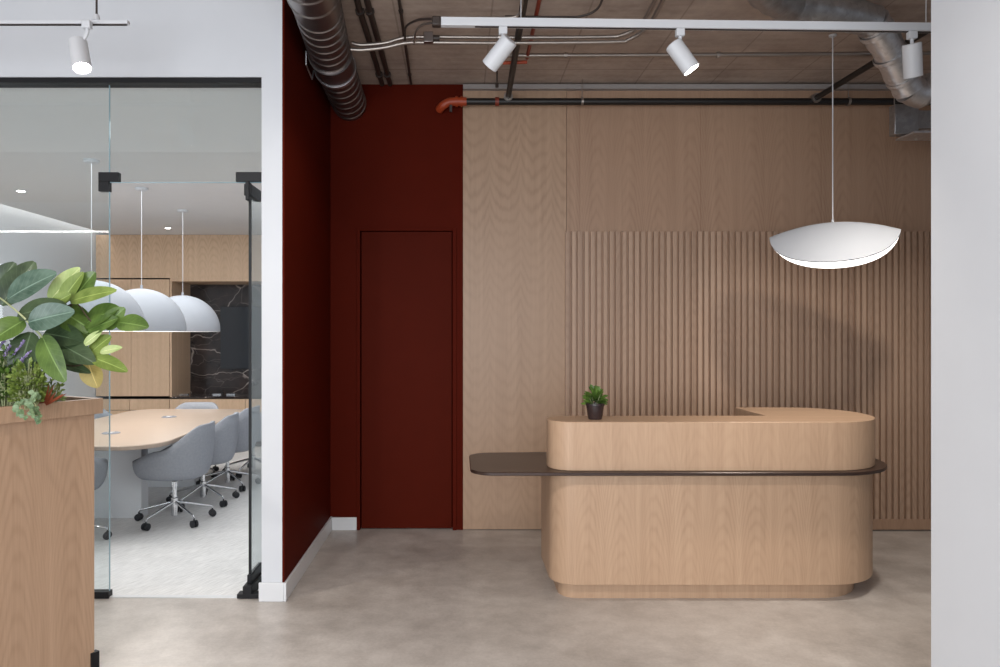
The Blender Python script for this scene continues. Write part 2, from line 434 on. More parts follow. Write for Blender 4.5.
def smooth_path(pts, n=8):
    pts = [Vector(p) for p in pts]; q = [pts[0]*2-pts[1]]+pts+[pts[-1]*2-pts[-2]]; out = []
    for i in range(1, len(q)-2):
        p0, p1, p2, p3 = q[i-1:i+3]
        for k in range(n):
            t = k/n
            out.append(.5*((2*p1)+(p2-p0)*t+(2*p0-5*p1+4*p2-p3)*t*t+(3*p1-p0-3*p2+p3)*t**3))
    out.append(pts[-1]); return out
def resample(path, step):
    out = [path[0]]; acc = 0
    for a, b in zip(path[:-1], path[1:]):
        L = (b-a).length
        if L < 1e-9: continue
        t = step-acc
        while t <= L: out.append(a+(b-a)*(t/L)); t += step
        acc = (acc+L) % step if L+acc >= step else acc+L
    out.append(path[-1]); return out

# ================================================================== SETTING
YB = 5.85     # back wall face
YP = 4.30     # white partition face
ZC = 3.62     # concrete ceiling
struct('floor', B(-9, 6, -3, 5.95, -.08, 0), M['floor'], 'polished grey concrete lobby floor')
struct('floor', B(-8, -1.18, 4.37, 11.2, -.02, .004), M['carpet'], 'pale striated meeting room floor beyond the glass')
struct('ceiling', B(-9, 6, -2.4, 5.95, ZC, ZC+.1), M['ceil'], 'raw board marked concrete lobby ceiling')
struct('ceiling', MB().box(-4.9, -1.18, 5.5, 11.2, 2.98, 3.13).slope(-4.9, -1.18, 4.425, 5.5, 3.12, 2.98, 3.16), M['conf_ceiling'], 'white meeting room ceiling')
# partition: white wall above the glass and the white wall end beside the red alcove
XJ = -1.179; XR = -1.044
struct('wall_front', MB().box(-9, XJ, YP, 4.42, 3.13, ZC), M['white_wall'], 'white bulkhead wall above the glass front')
struct('wall_end', MB().box(XJ, XR-.012, YP, 4.42, 0, ZC), M['white_wall'], 'narrow white wall end beside the glass doorway')
struct('wall_left', MB().box(XR-.012, XR, YP+.001, YB, 0, ZC).box(XR-.10, XR-.012, 4.42, YB, 0, ZC), M['red'], 'oxblood red side wall of the alcove')
struct('wall_alcove', MB().box(XR, -.83, YB, 5.95, 0, ZC).box(-.83, .033, YB, 5.95, 2.44, ZC).box(-.02, .033, YB, 5.95, 0, 2.44), M['red'], 'oxblood red back wall around the door')
struct('wall_back', B(.033, .872, YB, 5.95, .005, ZC), M['oak_wall1'], 'figured oak veneer wall panel left of the slats')
struct('wall_back', B(.875, 5.9, YB, 5.95, .005, ZC), M['oak_wall'], 'oak veneer wall above and behind the slats')
struct('wall_right', B(1.836, 2.06, -1.5, 2.8, 0, ZC), M['white_wall'], 'white wall end at the right edge of the view')
struct('wall_right', B(5.9, 6, -1.5, 5.95, 0, ZC), M['white_wall'], 'white far right side wall of the lobby')
struct('trim_1', B(.033, 5.9, 5.80, YB-.001, 3.568, 3.605), M['channel'], 'pale metal channel along the top of the oak wall')
struct('trim_2', B(-9, XJ, 4.31, 4.41, 3.10, 3.13), M['black'], 'black header rail of the glass front', bev=.003)
struct('baseboard_left', MB().box(XR, XR+.015, YP-.014, YB-.001, 0, .112), M['white_trim'], 'white baseboard along the red side wall', bev=.003)
struct('baseboard_front', MB().box(XJ-.014, XR+.0, YP-.015, YP-.001, 0, .112), M['white_trim'], 'white baseboard on the wall end', bev=.003)
struct('baseboard_back', MB().box(XR+.015, -.83, YB-.015, YB-.001, 0, .105), M['white_trim'], 'short white baseboard left of the red door', bev=.003)

# red door
d = thing('door_1', (-.44, YB, 0), 'flush oxblood red door in the alcove', 'door', kind='structure')
B(-.795, -.06, YB+.022, YB+.062, .008, 2.425).build('door_leaf', M['red_door'], d)
B(-.83, -.02, YB+.081, YB+.095, 0, 2.44).build('light_blocker', M['red'], d)  # unseen panel added behind the leaf to block light through its gaps
MB().box(-.83, -.803, YB-.012, YB+.08, 0, 2.452).box(-.052, -.02, YB-.012, YB+.08, 0, 2.452).box(-.803, -.052, YB-.012, YB+.08, 2.43, 2.452).build('door_frame', M['red'], d, bev=.002)

# glass front
w = thing('window_1', (-3.6, 4.36, 0), 'tall fixed glass panel beside the doorway', 'window', kind='structure')
B(-9, -2.117, 4.354, 4.366, .04, 3.10).build('glass_pane', M['glass'], w)
B(-2.1169, -2.114, 4.354, 4.366, .04, 3.10).build('glass_edge', M['glass_edge'], w)
B(-9, -2.110, 4.335, 4.385, 0, .04).build('floor_channel', M['black'], w)
w = thing('window_2', (-1.65, 4.36, 2.51), 'glass transom above the open doorway', 'window', kind='structure')
B(-2.111, -1.181, 4.354, 4.366, 2.512, 3.10).build('glass_pane', M['glass'], w)
B(-2.111, -1.181, 4.354, 4.366, 2.509, 2.512).build('glass_edge', M['glass_edge'], w)
MB().box(-2.175, -2.055, 4.34, 4.38, 2.515, 2.57).box(-2.175, -2.112, 4.34, 4.38, 2.455, 2.515).build('patch_fitting', M['black'], w, bev=.002)
MB().box(-1.345, -1.181, 4.335, 4.385, 2.512, 2.57).build('patch_fitting', M['black'], w, bev=.002)
struct('trim_3', B(-2.118, XJ, 4.345, 4.375, 0, .007), M['white_trim'], 'thin pale threshold strip in the glass doorway')
w = thing('door_2', (-1.262, 4.36, 0), 'glass door leaf swung open into the meeting room', 'door', kind='structure')
B(-1.280, -1.268, 4.40, 5.24, .03, 2.47).build('glass_pane', M['glass'], w)
B(-1.282, -1.267, 4.388, 4.40, .03, 2.47).build('glass_edge', M['black'], w)
MB().box(-1.302, -1.247, 4.33, 4.60, .006, .075).box(-1.287, -1.261, 4.37, 4.62, .075, .13).build('bottom_pivot', M['black'], w, bev=.004)
MB().box(-1.297, -1.252, 4.34, 4.56, 2.43, 2.50).box(-1.2855, -1.2625, 4.33, 4.385, 2.40, 2.512).build('top_pivot', M['black'], w, bev=.004)
B(-1.335, -1.20, 4.325, 4.39, .004, .03).build('floor_closer', M['black'], w, bev=.003)

# meeting room shell
struct('wall_left', B(-5.25, -5.1, 4.45, 11.3, 0, 3.35), M['white_wall'], 'pale plaster wall of the meeting room washed by the cove light')
struct('wall_end', B(-9, XR, 11.2, 11.3, 0, 3.3), M['white_wall'], 'meeting room end wall behind the cabinets')
struct('wall_right', B(-1.18, -1.152, 4.425, 11.2, 0, ZC), M['white_wall'], 'right side wall of the meeting room')
c = thing('cove_light', (-5.0, 7.8, 3.0), 'linear cove light along the meeting room wall', 'light')
B(-5.10, -4.90, 4.45, 11.2, 3.26, 3.30).build('cove_housing', M['white_wall'], c)
B(-4.93, -4.90, 4.45, 11.2, 3.131, 3.26).build('fascia', M['white_wall'], c)
B(-4.985, -4.955, 4.5, 10.1, 3.235, 3.258).build('led_strip', M['cove'], c)

YC = 10.1
def cab(x0, x1, label, seams):
    t = thing('tall_cabinet', ((x0+x1)/2, YC, 0), label, 'cabinet', 'tall oak cabinets')
    B(x0, x1, YC+.022, YC+.75, .71, 2.355).build('body', M['dark_gap'], t)
    xs = [x0]+seams+[x1]
    for a, b in zip(xs[:-1], xs[1:]):
        B(a+.003, b-.003, YC, YC+.02, .714, 2.352).build('door', M['oak_cab'], t)
cab(-5.095, -4.06, 'tall oak cabinet with two flush doors left of the marble niche', [-4.6])
t = thing('upper_cabinet', (-3.2, YC, 2.36), 'long oak upper cabinet under the ceiling over the niche', 'cabinet')
B(-5.095, -1.19, YC+.022, YC+.75, 2.375, 2.978).build('body', M['dark_gap'], t)
for a, b in ((-5.095, -3.95), (-3.95, -2.75), (-2.75, -1.19)):
    B(a+.0015, b-.0015, YC, YC+.02, 2.372, 2.977).build('door', M['oak_cab'], t)
t = thing('media_niche', (-3.0, YC, .7), 'oak framed niche lined with black veined marble', 'niche')
MB().box(-4.055, -4.03, YC, YC+.75, .7, 2.37).box(-4.03, -1.19, YC, YC+.75, 2.325, 2.37).build('frame', M['oak_cab'], t)
B(-4.03, -1.19, YC+.70, YC+.74, .70, 2.325).build('marble_slab', M['marble'], t)
B(-4.03, -1.19, YC+.0, YC+.70, .69, .705).build('marble_ledge', M['marble'], t)
t = thing('low_cabinet', (-3.0, YC, 0), 'run of low oak drawers below the cabinets and niche', 'cabinet')
B(-5.095, -1.19, YC+.022, YC+.75, .005, .68).build('body', M['dark_gap'], t)
for a, b in ((-5.095, -4.62), (-4.62, -4.06), (-4.06, -3.0), (-3.0, -2.0), (-2.0, -1.19)):
    B(a+.004, b-.004, YC, YC+.02, .52, .672).build('drawer', M['oak_cab'], t)
    B(a+.004, b-.004, YC, YC+.02, .09, .513).build('door', M['oak_cab'], t)
t = thing('television', (-2.74, YC+.66, 1.07), 'black television mounted on the black marble', 'television')
B(-3.56, -1.92, YC+.645, YC+.66, 1.07, 1.99).build('screen', M['screen'], t)
B(-3.565, -1.915, YC+.66, YC+.698, 1.065, 1.995).build('housing', M['black'], t)
for i, X in enumerate((-3.98, -3.50, -3.3)):
    t = B(X-.06, X+.06, YC+.3, YC+.36, .7056, .722).build('ledge_bracket', M['chrome'])
    tag(t, ['small metal bar on the marble ledge at the niche corner', 'small metal bar on the marble ledge, middle one of three', 'small metal bar on the marble ledge, rightmost of three'][i], 'bracket', 'metal bars on the marble ledge')

# ================================================================== SLATTED PANEL
x0 = (565-VX)/123.1; sl = MB(); n = 0; x = x0
while x < 5.85:
    sl.box(x, x+.031, YB-.032, YB-.006, .095, 2.42); x += .051
t = thing('slatted_panel', (2.9, YB, 0), 'vertical oak slat panel behind the reception desk', 'wall panel')
sl.build('slats', M['oak_slat'], t)
B(x0, 5.88, YB-.006, YB-.001, .095, 2.42).build('backing', M['oak_wall'], t)
B(x0, 5.88, YB-.030, YB-.001, .01, .095).build('base_rail', M['oak_wall'], t)

# ================================================================== RECEPTION DESK
t = thing('reception_desk', (1.6, 4.6, 0), 'oak reception desk with rounded ends and a dark cantilevered worktop', 'desk')
low = rounded([(.553, 4.286), (2.64, 4.286), (2.64, 4.86), (.553, 4.86)], [.15, .42, .1, .02])
MB().prism(low, .098, .763, .003).build('lower_body', M['oak_desk'], t)
toe = rounded([(.61, 4.345), (2.53, 4.345), (2.53, 4.80), (.61, 4.80)], [.11, .36, .1, .05])
MB().prism(toe, .0, .098).build('toe_kick', M['oak_desk_up'], t)
top = rounded([(.068, 4.205), (2.705, 4.205), (2.705, 5.09), (.068, 4.90)], [.14, .47, .4, .14], 18)
MB().prism(top, .765, .785, .003).build('worktop', M['bronze'], t)
up = rounded([(.540, 4.25), (2.635, 4.25), (2.635, 5.085), (1.95, 5.085), (1.955, 4.575), (.540, 4.575)], [.14, .42, .34, 0, 0, .14], 18)
MB().prism(up, .786, 1.075, .003).build('counter', M['oak_desk_up'], t)

# potted plant on the counter
pc = at(595, 419.3, 4.385); pc.z = 1.076
t = thing('potted_plant', pc, 'small leafy green plant in a dark pot on the reception counter', 'plant')
MB().lathe([(0, 0), (.040, 0), (.043, .008), (.054, .082), (.058, .084), (.058, .098), (.051, .098), (.048, .078), (0, .078)], pc, 32).build('pot', M['terra'], t)
MB().lathe([(.0475, .080), (.0, .082)], pc, 24).build('soil', M['soil'], t)
lf = MB(); st = MB()
for i in range(170):
    a = random.uniform(0, 2*PI); e = random.uniform(-.25, 1.4); r = random.uniform(.02, .062)
    c = pc+Vector((math.cos(a)*math.cos(e)*r, math.sin(a)*math.cos(e)*r, .105+math.sin(e)*r*1.35))
    dd = Vector((math.cos(a)*math.cos(e), math.sin(a)*math.cos(e), math.sin(e)*.6+.1)).normalized()
    L = random.uniform(.016, .030)
    lf.leaf(c-dd*.01, c+dd*L, L*.9, (random.uniform(-.4, .4), -.7, 1), nv=5, nu=3)
for i in range(14):
    a = random.uniform(0, 2*PI); r = random.uniform(.02, .06)
    st.tube([pc+Vector((math.cos(a)*.01, math.sin(a)*.01, .078)), pc+Vector((math.cos(a)*r, math.sin(a)*r, .078+random.uniform(.04, .08)))], .0012, 5)
lf.build('foliage', M['leaf_small'], t); st.build('stems', M['stem'], t)

# ================================================================== FOLDED PENDANT
PX, PY, PZ = 2.533, 4.88, 2.351
t = thing('pendant_lamp', (PX, PY, PZ-.36), 'large white folded disc pendant lamp over the reception desk', 'lamp')
rot = Matrix.Rotation(R(-30), 3, 'Z')
def fold_disc(mb, r, off, off2, th=R(52)):
    NA, NB = 49, 33
    def surf(a, b, o):
        ridge = -.078*(a/.40)**2
        q = math.sqrt(b*b+.045**2)-.045
        y = b*math.cos(th); z = ridge-q*math.sin(th)*1.03
        nb = -b*math.sin(th)/math.sqrt(b*b+.045**2)
        return Vector((PX, PY, PZ))+rot @ Vector((a, y+nb*o*.9, z-o*math.cos(th)*.9))
    b0 = len(mb.v)
    rings = 12; seg = 72
    for o in (off, off2):
        for j in range(rings+1):
            rr = r*j/rings
            for k in range(seg):
                a = 2*PI*k/seg
                mb.v.append(surf(rr*math.cos(a), rr*math.sin(a), o))
    n = seg*(rings+1)
    for L in (0, 1):
        for j in range(rings):
            for k in range(seg):
                k2 = (k+1) % seg; q = [b0+L*n+j*seg+k, b0+L*n+j*seg+k2, b0+L*n+(j+1)*seg+k2, b0+L*n+(j+1)*seg+k]
                if j == 0: q = [q[0], q[2], q[3]]
                if L == 0: q = q[::-1]
                mb.quad(q, [(0, 0)]*len(q), True)
    for k in range(seg):
        k2 = (k+1) % seg
        mb.quad([b0+rings*seg+k, b0+rings*seg+k2, b0+n+rings*seg+k2, b0+n+rings*seg+k], [(0, 0)]*4, True)
    return mb
fold_disc(MB(), .395, .0, .010).build('shade', M['shade'], t)
fold_disc(MB(), .392, .011, .020).build('diffuser', M['dif'], t)
MB().tube([(PX, PY, PZ+.0), (PX, PY, ZC-.01)], .0038, 8).build('cord', M['white_metal'], t)
MB().lathe([(0, -.012), (.022, -.012), (.025, -.008), (.025, 0), (0, 0)], (PX, PY, ZC), 24).build('canopy', M['white_metal'], t)
MB().lathe([(0, .018), (.007, .018), (.008, 0), (0, 0)], (PX, PY, PZ), 16).build('cord_grip', M['white_metal'], t)

# ================================================================== MEETING ROOM
# dome pendants
doms = [(-2.93, 5.74), (-3.02, 6.85), (-3.1, 8.08)]
for i, (x, y) in enumerate(doms):
    c = (x, y, 1.615)
    if i == 0:
        t = thing('dome_pendant', c, 'white dome pendant lamp nearest the glass, half behind the big leaves', 'lamp', 'dome pendants over the meeting table')
        prof = [(.397, .0)]+[(.40*math.cos(a), .022+.385*math.sin(a)) for a in [k*PI/2/18 for k in range(18)]]+[(.012, .407), (.012, .44), (0, .44)]
        prof += []
        MB().lathe(prof, c, 56).build('shade', M['shade'], t)
        MB().lathe([(.0, .05), (.30, .05), (.385, .004), (.396, 0), (.397, .012)], c, 56).build('diffuser', M['dome_dif'], t)
        MB().tube([Vector(c)+Vector((0, 0, .43)), Vector((x, y, 2.96))], .0028, 8).build('cord', M['white_metal'], t)
        MB().lathe([(0, -.025), (.05, -.025), (.06, -.015), (.06, 0), (0, 0)], (x, y, 2.98), 32).build('canopy', M['white_metal'], t)
        dome0 = t
    else:
        o = copy_tree(dome0); o.location = c
        o['label'] = ['', 'white dome pendant lamp, middle one of the row over the meeting table', 'white dome pendant lamp in front of the black marble, farthest of the row'][i]
# recessed downlights
for i, (px, py) in enumerate(((168, 228), (21, 191))):
    Y = 1.38*F/(VY-py); x = (px-VX)*Y/F
    t = thing('recessed_downlight', (x, Y, 2.98), ['small round lit downlight in the meeting room ceiling near the cabinets', 'small round lit downlight in the ceiling behind the left glass panel'][i], 'light', 'recessed ceiling downlights')
    MB().lathe([(.035, -.004), (.055, -.004), (.058, 0), (.05, -.001)], (x, Y, 2.98), 24).build('trim_ring', M['white_metal'], t)
    MB().lathe([(0, -.003), (.035, -.0035), (.036, 0)], (x, Y, 2.98), 24).build('lens', M['lens'], t)

t = thing('linear_lamp', (-5.5, -1.5, 3.05), 'slim linear lamp seen as a bright level line mirrored in the left glass panel', 'lamp')
B(-9, -3.2, -1.53, -1.47, 3.05, 3.10).build('housing', M['white_metal'], t)
B(-9, -3.2, -1.525, -1.475, 3.03, 3.05).build('diffuser', M['line_dif'], t)
for xx in (-8.5, -3.7): MB().tube([(xx, -1.5, 3.1), (xx, -1.5, ZC-.001)], .003, 6).build('hanger_wire', M['white_metal'], t)
# table
t = thing('meeting_table', (-3.02, 7.0, 0), 'long oak topped meeting table with rounded corners and white panel legs', 'table')
tt = rounded([(-3.70, 5.53), (-2.34, 5.53), (-2.36, 8.25), (-3.68, 8.25)], [.32, .32, .25, .25], 16)
MB().prism(tt, .695, .73, .006).build('tabletop', M['oak_table'], t)
for y in (6.20, 7.45):
    B(-3.36, -2.735, y, y+.14, .004, .695).build('leg', M['white_metal'], t, bev=.004)
B(-3.25, -2.80, 6.34, 7.45, .62, .694).build('beam', M['white_metal'], t)
for i, (x, y) in enumerate(((-3.02, 6.25), (-3.0, 7.45))):
    t = thing('cable_grommet', (x, y, .73), ['round pale power hub in the near half of the meeting table', 'round pale power hub in the far half of the meeting table'][i], 'socket', 'table power hubs')
    MB().lathe([(0, .008), (.06, .008), (.075, .003), (.075, .0)], (x, y, .7305), 32).build('lid', M['fabric_seat'], t)
    MB().lathe([(0, .011), (.03, .011), (.032, .0085)], (x, y, .7305), 24).build('socket', M['galv2'], t)

# office chair, authored at the origin, back toward +X
def make_chair(loc, label):
    t = thing('office_chair', (0, 0, 0), label, 'chair', 'grey tub chairs around the meeting table')
    def rim(phi):
        a = abs((phi+PI) % (2*PI)-PI)         # 0 = back
        def ss(e0, e1, v): v = max(0, min(1, (v-e0)/(e1-e0))); return v*v*(3-2*v)
        return .835-.20*ss(R(28), R(95), a)-.105*ss(R(95), R(150), a)
    nphi = 56; rows = 12; P = []
    for j in range(rows):
        tt = j/(rows-1)
        for k in range(nphi):
            p = 2*PI*k/nphi; h = rim(p)
            ce, se = math.cos(p), math.sin(p)
            ex = (abs(ce)**2.5+abs(se)**2.5)**(-1/2.5)
            rx, ry = .305, .275
            if tt < .36: q = tt/.36*.74; z = .385+.012*(tt/.36)**2
            else:
                g = (tt-.36)/.64; q = .74+.26*math.sin(g*PI/2)**.8; z = .397+(h-.397)*(1-math.cos(g*PI/2))
            P.append(Vector((ce*ex*rx*q+.0, se*ex*ry*q, z)))
    MB().grid(P, nphi, rows, closed=True).build('shell', M['fabric'], t, ang=80, solid=.026)
    cu = [(math.cos(2*PI*k/40)*.24-.02, math.sin(2*PI*k/40)*.215) for k in range(40)]
    MB().prism(cu, .415, .485, .02).build('seat_cushion', M['fabric_seat'], t, ang=60)
    MB().lathe([(0, .05), (.026, .05), (.026, .20), (.019, .205), (.019, .29), (.023, .295), (.023, .34), (.016, .345), (.016, .385), (0, .385)], (0, 0, 0), 24).build('gas_column', M['chrome'], t)
    MB().box(-.09, .09, -.07, .07, .358, .378).build('mounting_plate', M['black'], t)
    sb = MB()
    for k in range(5):
        a = R(32+72*k); dx, dy = math.cos(a), math.sin(a)
        path = [Vector((dx*.02, dy*.02, .165)), Vector((dx*.12, dy*.12, .14)), Vector((dx*.25, dy*.25, .105)), Vector((dx*.302, dy*.302, .093)), Vector((dx*.312, dy*.312, .075))]
        sb.tube(path, lambda i: (.013, .012, .010, .009, .008)[i], 10)
    ob = sb.build('star_base', M['chrome'], t, ang=60)
    for k in range(5):
        a = R(32+72*k); c = Vector((math.cos(a)*.312, math.sin(a)*.312, .032)); s_ = Vector((-math.sin(a), math.cos(a), 0))
        w = MB()
        for sg in (-1, 1): w.tube([c+s_*sg*.004, c+s_*sg*.006, c+s_*sg*.024, c+s_*sg*.027], lambda i: (.024, .029, .029, .024)[i], 18)
        w.tube([c, c+Vector((0, 0, .048))], .007, 8)
        w.build('caster', M['rubber'], t, ang=50)
    t.location = loc; return t
lab = 'grey tub chair on the right side of the meeting table, '
ch0 = make_chair((-2.41, 6.10, .004), lab+'nearest the glass')
for (x, y, rz, lb) in ((-2.41, 6.78, 4, lab+'second from the glass'), (-2.40, 7.46, -5, lab+'third from the glass'), (-2.35, 8.22, 9, lab+'farthest from the glass'),
                       (-3.0, 8.06, 92, 'grey tub chair at the far head of the table before the niche'),
                       (-3.02, 5.49, -90, 'grey tub chair at the near head of the table, mostly behind the planter'),
                       (-3.85, 7.85, 178, 'grey tub chair at the far left side of the table')):
    o = copy_tree(ch0); o.location = (x, y, .004); o.rotation_euler.z = R(rz); o['label'] = lb
    if 'far head' in lb: o.scale.z = .95

# ================================================================== CEILING SERVICES
# tracks
t = thing('lighting_track', (1.2, 3.72, 3.2), 'long white lighting track hung across the lobby ceiling', 'lighting track')
def trackbox(mb, xa, ya, xb, yb, z0, z1, w):
    d = Vector((xb-xa, yb-ya, 0)).normalized(); nn = Vector((-d.y, d.x, 0))*w/2; b = len(mb.v)
    for z in (z0, z1):
        for (X, Y, s) in ((xa, ya, -1), (xb, yb, -1), (xb, yb, 1), (xa, ya, 1)): mb.v.append(Vector((X, Y, z))+nn*s)
    for f in ((0, 3, 2, 1), (4, 5, 6, 7), (0, 1, 5, 4), (1, 2, 6, 5), (2, 3, 7, 6), (3, 0, 4, 7)): mb.quad([b+i for i in f], [(0, 0)]*4)
    return mb
ZT = 3.176
def TX(px): return (px-VX)/F*(3.70+ (px-440)/490*.065)
def TY(px): return 3.70+(px-440)/490*.065
trackbox(MB(), TX(441), 3.70, 2.75, 3.777, ZT, ZT+.043, .036).build('rail', M['white_metal'], t, bev=.003)
trackbox(MB(), TX(475), 3.70+.0025, 2.75, 3.777, ZT-.003, ZT+.002, .012).build('groove', M['dark_gap'], t)
trackbox(MB(), TX(432), 3.699, TX(441), 3.70, ZT-.003, ZT+.047, .045).build('feed_end', M['dark_conduit'], t, bev=.008)
for px in (521, 926): MB().tube([Vector((TX(px), TY(px), ZT+.04)), Vector((TX(px), TY(px), ZC))], .002, 6).build('hanger_wire', M['white_metal'], t)
t = thing('lighting_track', (-2.6, 3.7, 3.2), 'white lighting track in front of the white bulkhead wall', 'lighting track')
B(-5.2, TX(125), 3.685, 3.715, 3.185, 3.205).build('rail', M['white_metal'], t, bev=.003)
B(-5.2, TX(123), 3.693, 3.707, 3.181, 3.1849).build('groove', M['dark_gap'], t)
MB().tube([Vector((TX(92), 3.7, 3.215)), Vector((TX(92), 3.7, ZC))], .0055, 8).build('hanger_rod', M['dark_conduit'], t)
MB().lathe([(0, .03), (.012, .03), (.02, 0), (0, 0)], (TX(92), 3.7, 3.205), 16).build('hanger_foot', M['white_metal'], t)

def spot(px, head_c, axis, label, lens='lens_dim', zt=ZT):
    """axis: direction the lamp shines"""
    x, y = TX(px), TY(px); base = Vector((x, y, zt)); axis = Vector(axis).normalized()
    t = thing('track_spotlight', base, label, 'spotlight', 'white cylinder spotlights on the tracks')
    B(x-.022, x+.022, y-.016, y+.016, zt-.040, zt-.0005).build('adapter', M['white_metal'], t, bev=.004)
    yh = y-.01; c = at(head_c[0], head_c[1], yh)
    rotm = (-axis).to_track_quat('Z', 'X').to_matrix()
    stem = [base+Vector((0, 0, -.035)), base+Vector((0, 0, -.065)), c-axis*.045]
    MB().tube(smooth_path(stem, 5), .009, 10).build('stem', M['white_metal'], t)
    MB().lathe([(0, .084), (.041, .084), (.045, .080), (.045, -.082), (.043, -.084), (.040, -.080), (.040, -.065), (0, -.065)], c, 36, rotm).build('housing', M['white_metal'], t)
    MB().lathe([(.0, -.0655), (.0395, -.0655), (.0395, -.080), (0, -.080)], c, 28, rotm).build('lens', M[lens], t)
    return c, axis
SP = []
SP.append(spot(503, (499.5, 53), (-.62, .45, -.66), 'white spotlight tilted down to the left, leftmost on the long track'))
SP.append(spot(680, (682.5, 57), (.50, -.10, -.78), 'white spotlight tilted down to the right, middle of the long track', 'lens'))
SP.append(spot(912, (912.5, 60.5), (.30, .38, -1.3), 'white spotlight hanging almost straight, beside the right wall'))
SP.append(spot(87, (80, 55), (.30, -.30, -.95), 'white lit spotlight in front of the bulkhead wall at left', 'lens', 3.184))

# ducts
def duct_path(pts, n=10): return smooth_path(pts, n)
t = thing('spiral_duct', (-.86, 4.6, 3.4), 'round spiral steel duct running along the red wall', 'duct')
DS, DA, DB_, DC, DE = Vector((-.745, 2.6, 3.465)), Vector((-.805, 4.05, 3.465)), Vector((-.86, 4.80, 3.462)), Vector((-.868, 5.05, 3.46)), Vector((-.885, 5.835, 3.452))
def spiral(a, b, r, every, nm, mat, sub=.006):
    path = resample([a, a.lerp(b, .5), b], sub)
    MB().tube(path, lambda i: r+(.006 if i % every == 0 else 0), 36).build(nm, mat, t, ang=20)
spiral(DA, DB_, .134, 17, 'spiral_section', M['galv_duct'])
spiral(DB_, DC, .141, 1000, 'coupling', M['galv_duct'])
spiral(DC, DE, .134, 20, 'spiral_section', M['galv_duct'])
spiral(DS, DA, .142, 14, 'near_section', M['galv_duct'], .012)
def band(mb, c, d, r, w=.02):
    rotm = Vector(d).normalized().to_track_quat('Z', 'X').to_matrix()
    return mb.lathe([(r-.003, -w/2), (r, -w/2), (r+.003, 0), (r, w/2), (r-.003, w/2)], c, 40, rotm)
for yy in (4.3, 5.5): MB().tube([(-.87, yy, 3.59), (-.87, yy, ZC-.001)], .004, 6).build('hanger_rod', M['conduit'], t)
band(MB(), DC, DE-DC, .146, .04).build('foil_tape', M['galv2'], t)
MB().tube([(-1.02, 4.80, 3.48), (-1.025, 4.82, 3.40), (-1.025, 5.02, 3.37), (-1.02, 5.05, 3.44)], .006, 8).build('damper_handle', M['galv2'], t)

t = thing('ventilation_duct', (2.7, 4.9, 3.3), 'jointed steel duct bending down to a metal box by the right wall', 'duct')
D1, D2, D3 = at(872, 22, 4.34), at(909, 88, 4.58), at(940, 84, 4.62)
pth = resample(duct_path([at(750, -40, 3.6), at(763, -12, 3.9), at(783, 2, 4.12), at(800, 7, 4.22), at(850, 15, 4.30), D1], 8), .045)
MB().tube(pth, lambda i: .092+(.006 if i % 3 == 0 else 0), 30).build('upper_section', M['galv'], t, ang=20)
pth = resample(duct_path([D1, D1.lerp(D2, .3)+Vector((.01, 0, 0)), D1.lerp(D2, .7), D2], 8), .045)
MB().tube(pth, lambda i: .090+(.006 if i % 3 == 0 else 0), 30).build('sloping_section', M['galv2'], t, ang=20)
pth = resample(duct_path([D2, at(920, 93, 4.6), D3, at(985, 74, 4.7)], 8), .03)
MB().tube(pth, lambda i: .088+(.007 if i % 3 == 0 else 0), 30).build('lower_elbow', M['galv2'], t, ang=20)
for f in (.12, .48, .82):
    band(MB(), D1.lerp(D2, f), D2-D1, .097, .03).build('clamp_band', M['galv2'], t)
t = thing('duct_box', (3.3, 5.25, 3.05), 'grey sheet metal box under the right hand duct', 'vent box')
bx0 = 3.088; bx1 = 4.0
B(bx0, 3.258, 5.10, 5.17, H+(VY-134)/F*5.1, H+(VY-104)/F*5.1).build('casing', M['galv'], t, bev=.003)
B(3.258, bx1, 5.14, 5.22, 3.06, 3.19).build('plenum', M['galv'], t, bev=.003)
for xx in (3.12, 3.7): MB().tube([(xx, 5.16, 3.15), (xx, 5.16, ZC-.001)], .004, 6).build('hanger_rod', M['conduit'], t)
B(bx0+.06, bx1, 4.98, 5.19, 2.985, 2.999).build('bottom_tray', M['galv2'], t)
MB().tube(smooth_path([at(915, 138, 5.15), at(924, 132, 5.1), at(940, 136, 5.15), at(960, 130, 5.2)], 6), .022, 12).build('flexible_hose', M['galv2'], t)

# sprinkler main + branches
zM = 3.445; yM = 5.74
t = thing('sprinkler_pipe', (1.6, yM, zM), 'long black sprinkler pipe along the top of the oak wall', 'pipe')
MB().tube([(.055, yM, zM), (5.88, yM, zM)], .027, 18).build('pipe', M['pipe'], t)
def ring(mb, x, r, w): return mb.tube([(x-w/2, yM, zM), (x+w/2, yM, zM)], r, 18)
for px in (497,): ring(MB(), (px-VX)/125.3, .036, .03).build('coupling', M['rust'], t)
for px in (582, 848): 
    mb = ring(MB(), (px-VX)/125.3, .033, .018); mb.tube([((px-VX)/125.3, yM, zM), ((px-VX)/125.3, yM, ZC)], .004, 6)
    mb.build('pipe_hanger', M['conduit'], t)
mb = MB(); mb.tube([(.06, yM, zM), (-.02, yM, zM-.0)], .034, 16); mb.tube([(-.01, yM, zM), (-.03, yM, zM)], .042, 16)
mb.tube(smooth_path([(-.02, yM, zM), (-.08, yM, zM-.005), (-.13, yM+.01, zM-.03), (-.16, yM+.05, zM-.05)], 6), .034, 16)
mb.tube([(.012, yM, zM), (.028, yM, zM)], .042, 16)
mb.build('elbow_fitting', M['orange'], t)
B(-.075, -.055, yM-.02, yM, zM-.085, zM-.03).build('drain_plug', M['dark_conduit'], t)
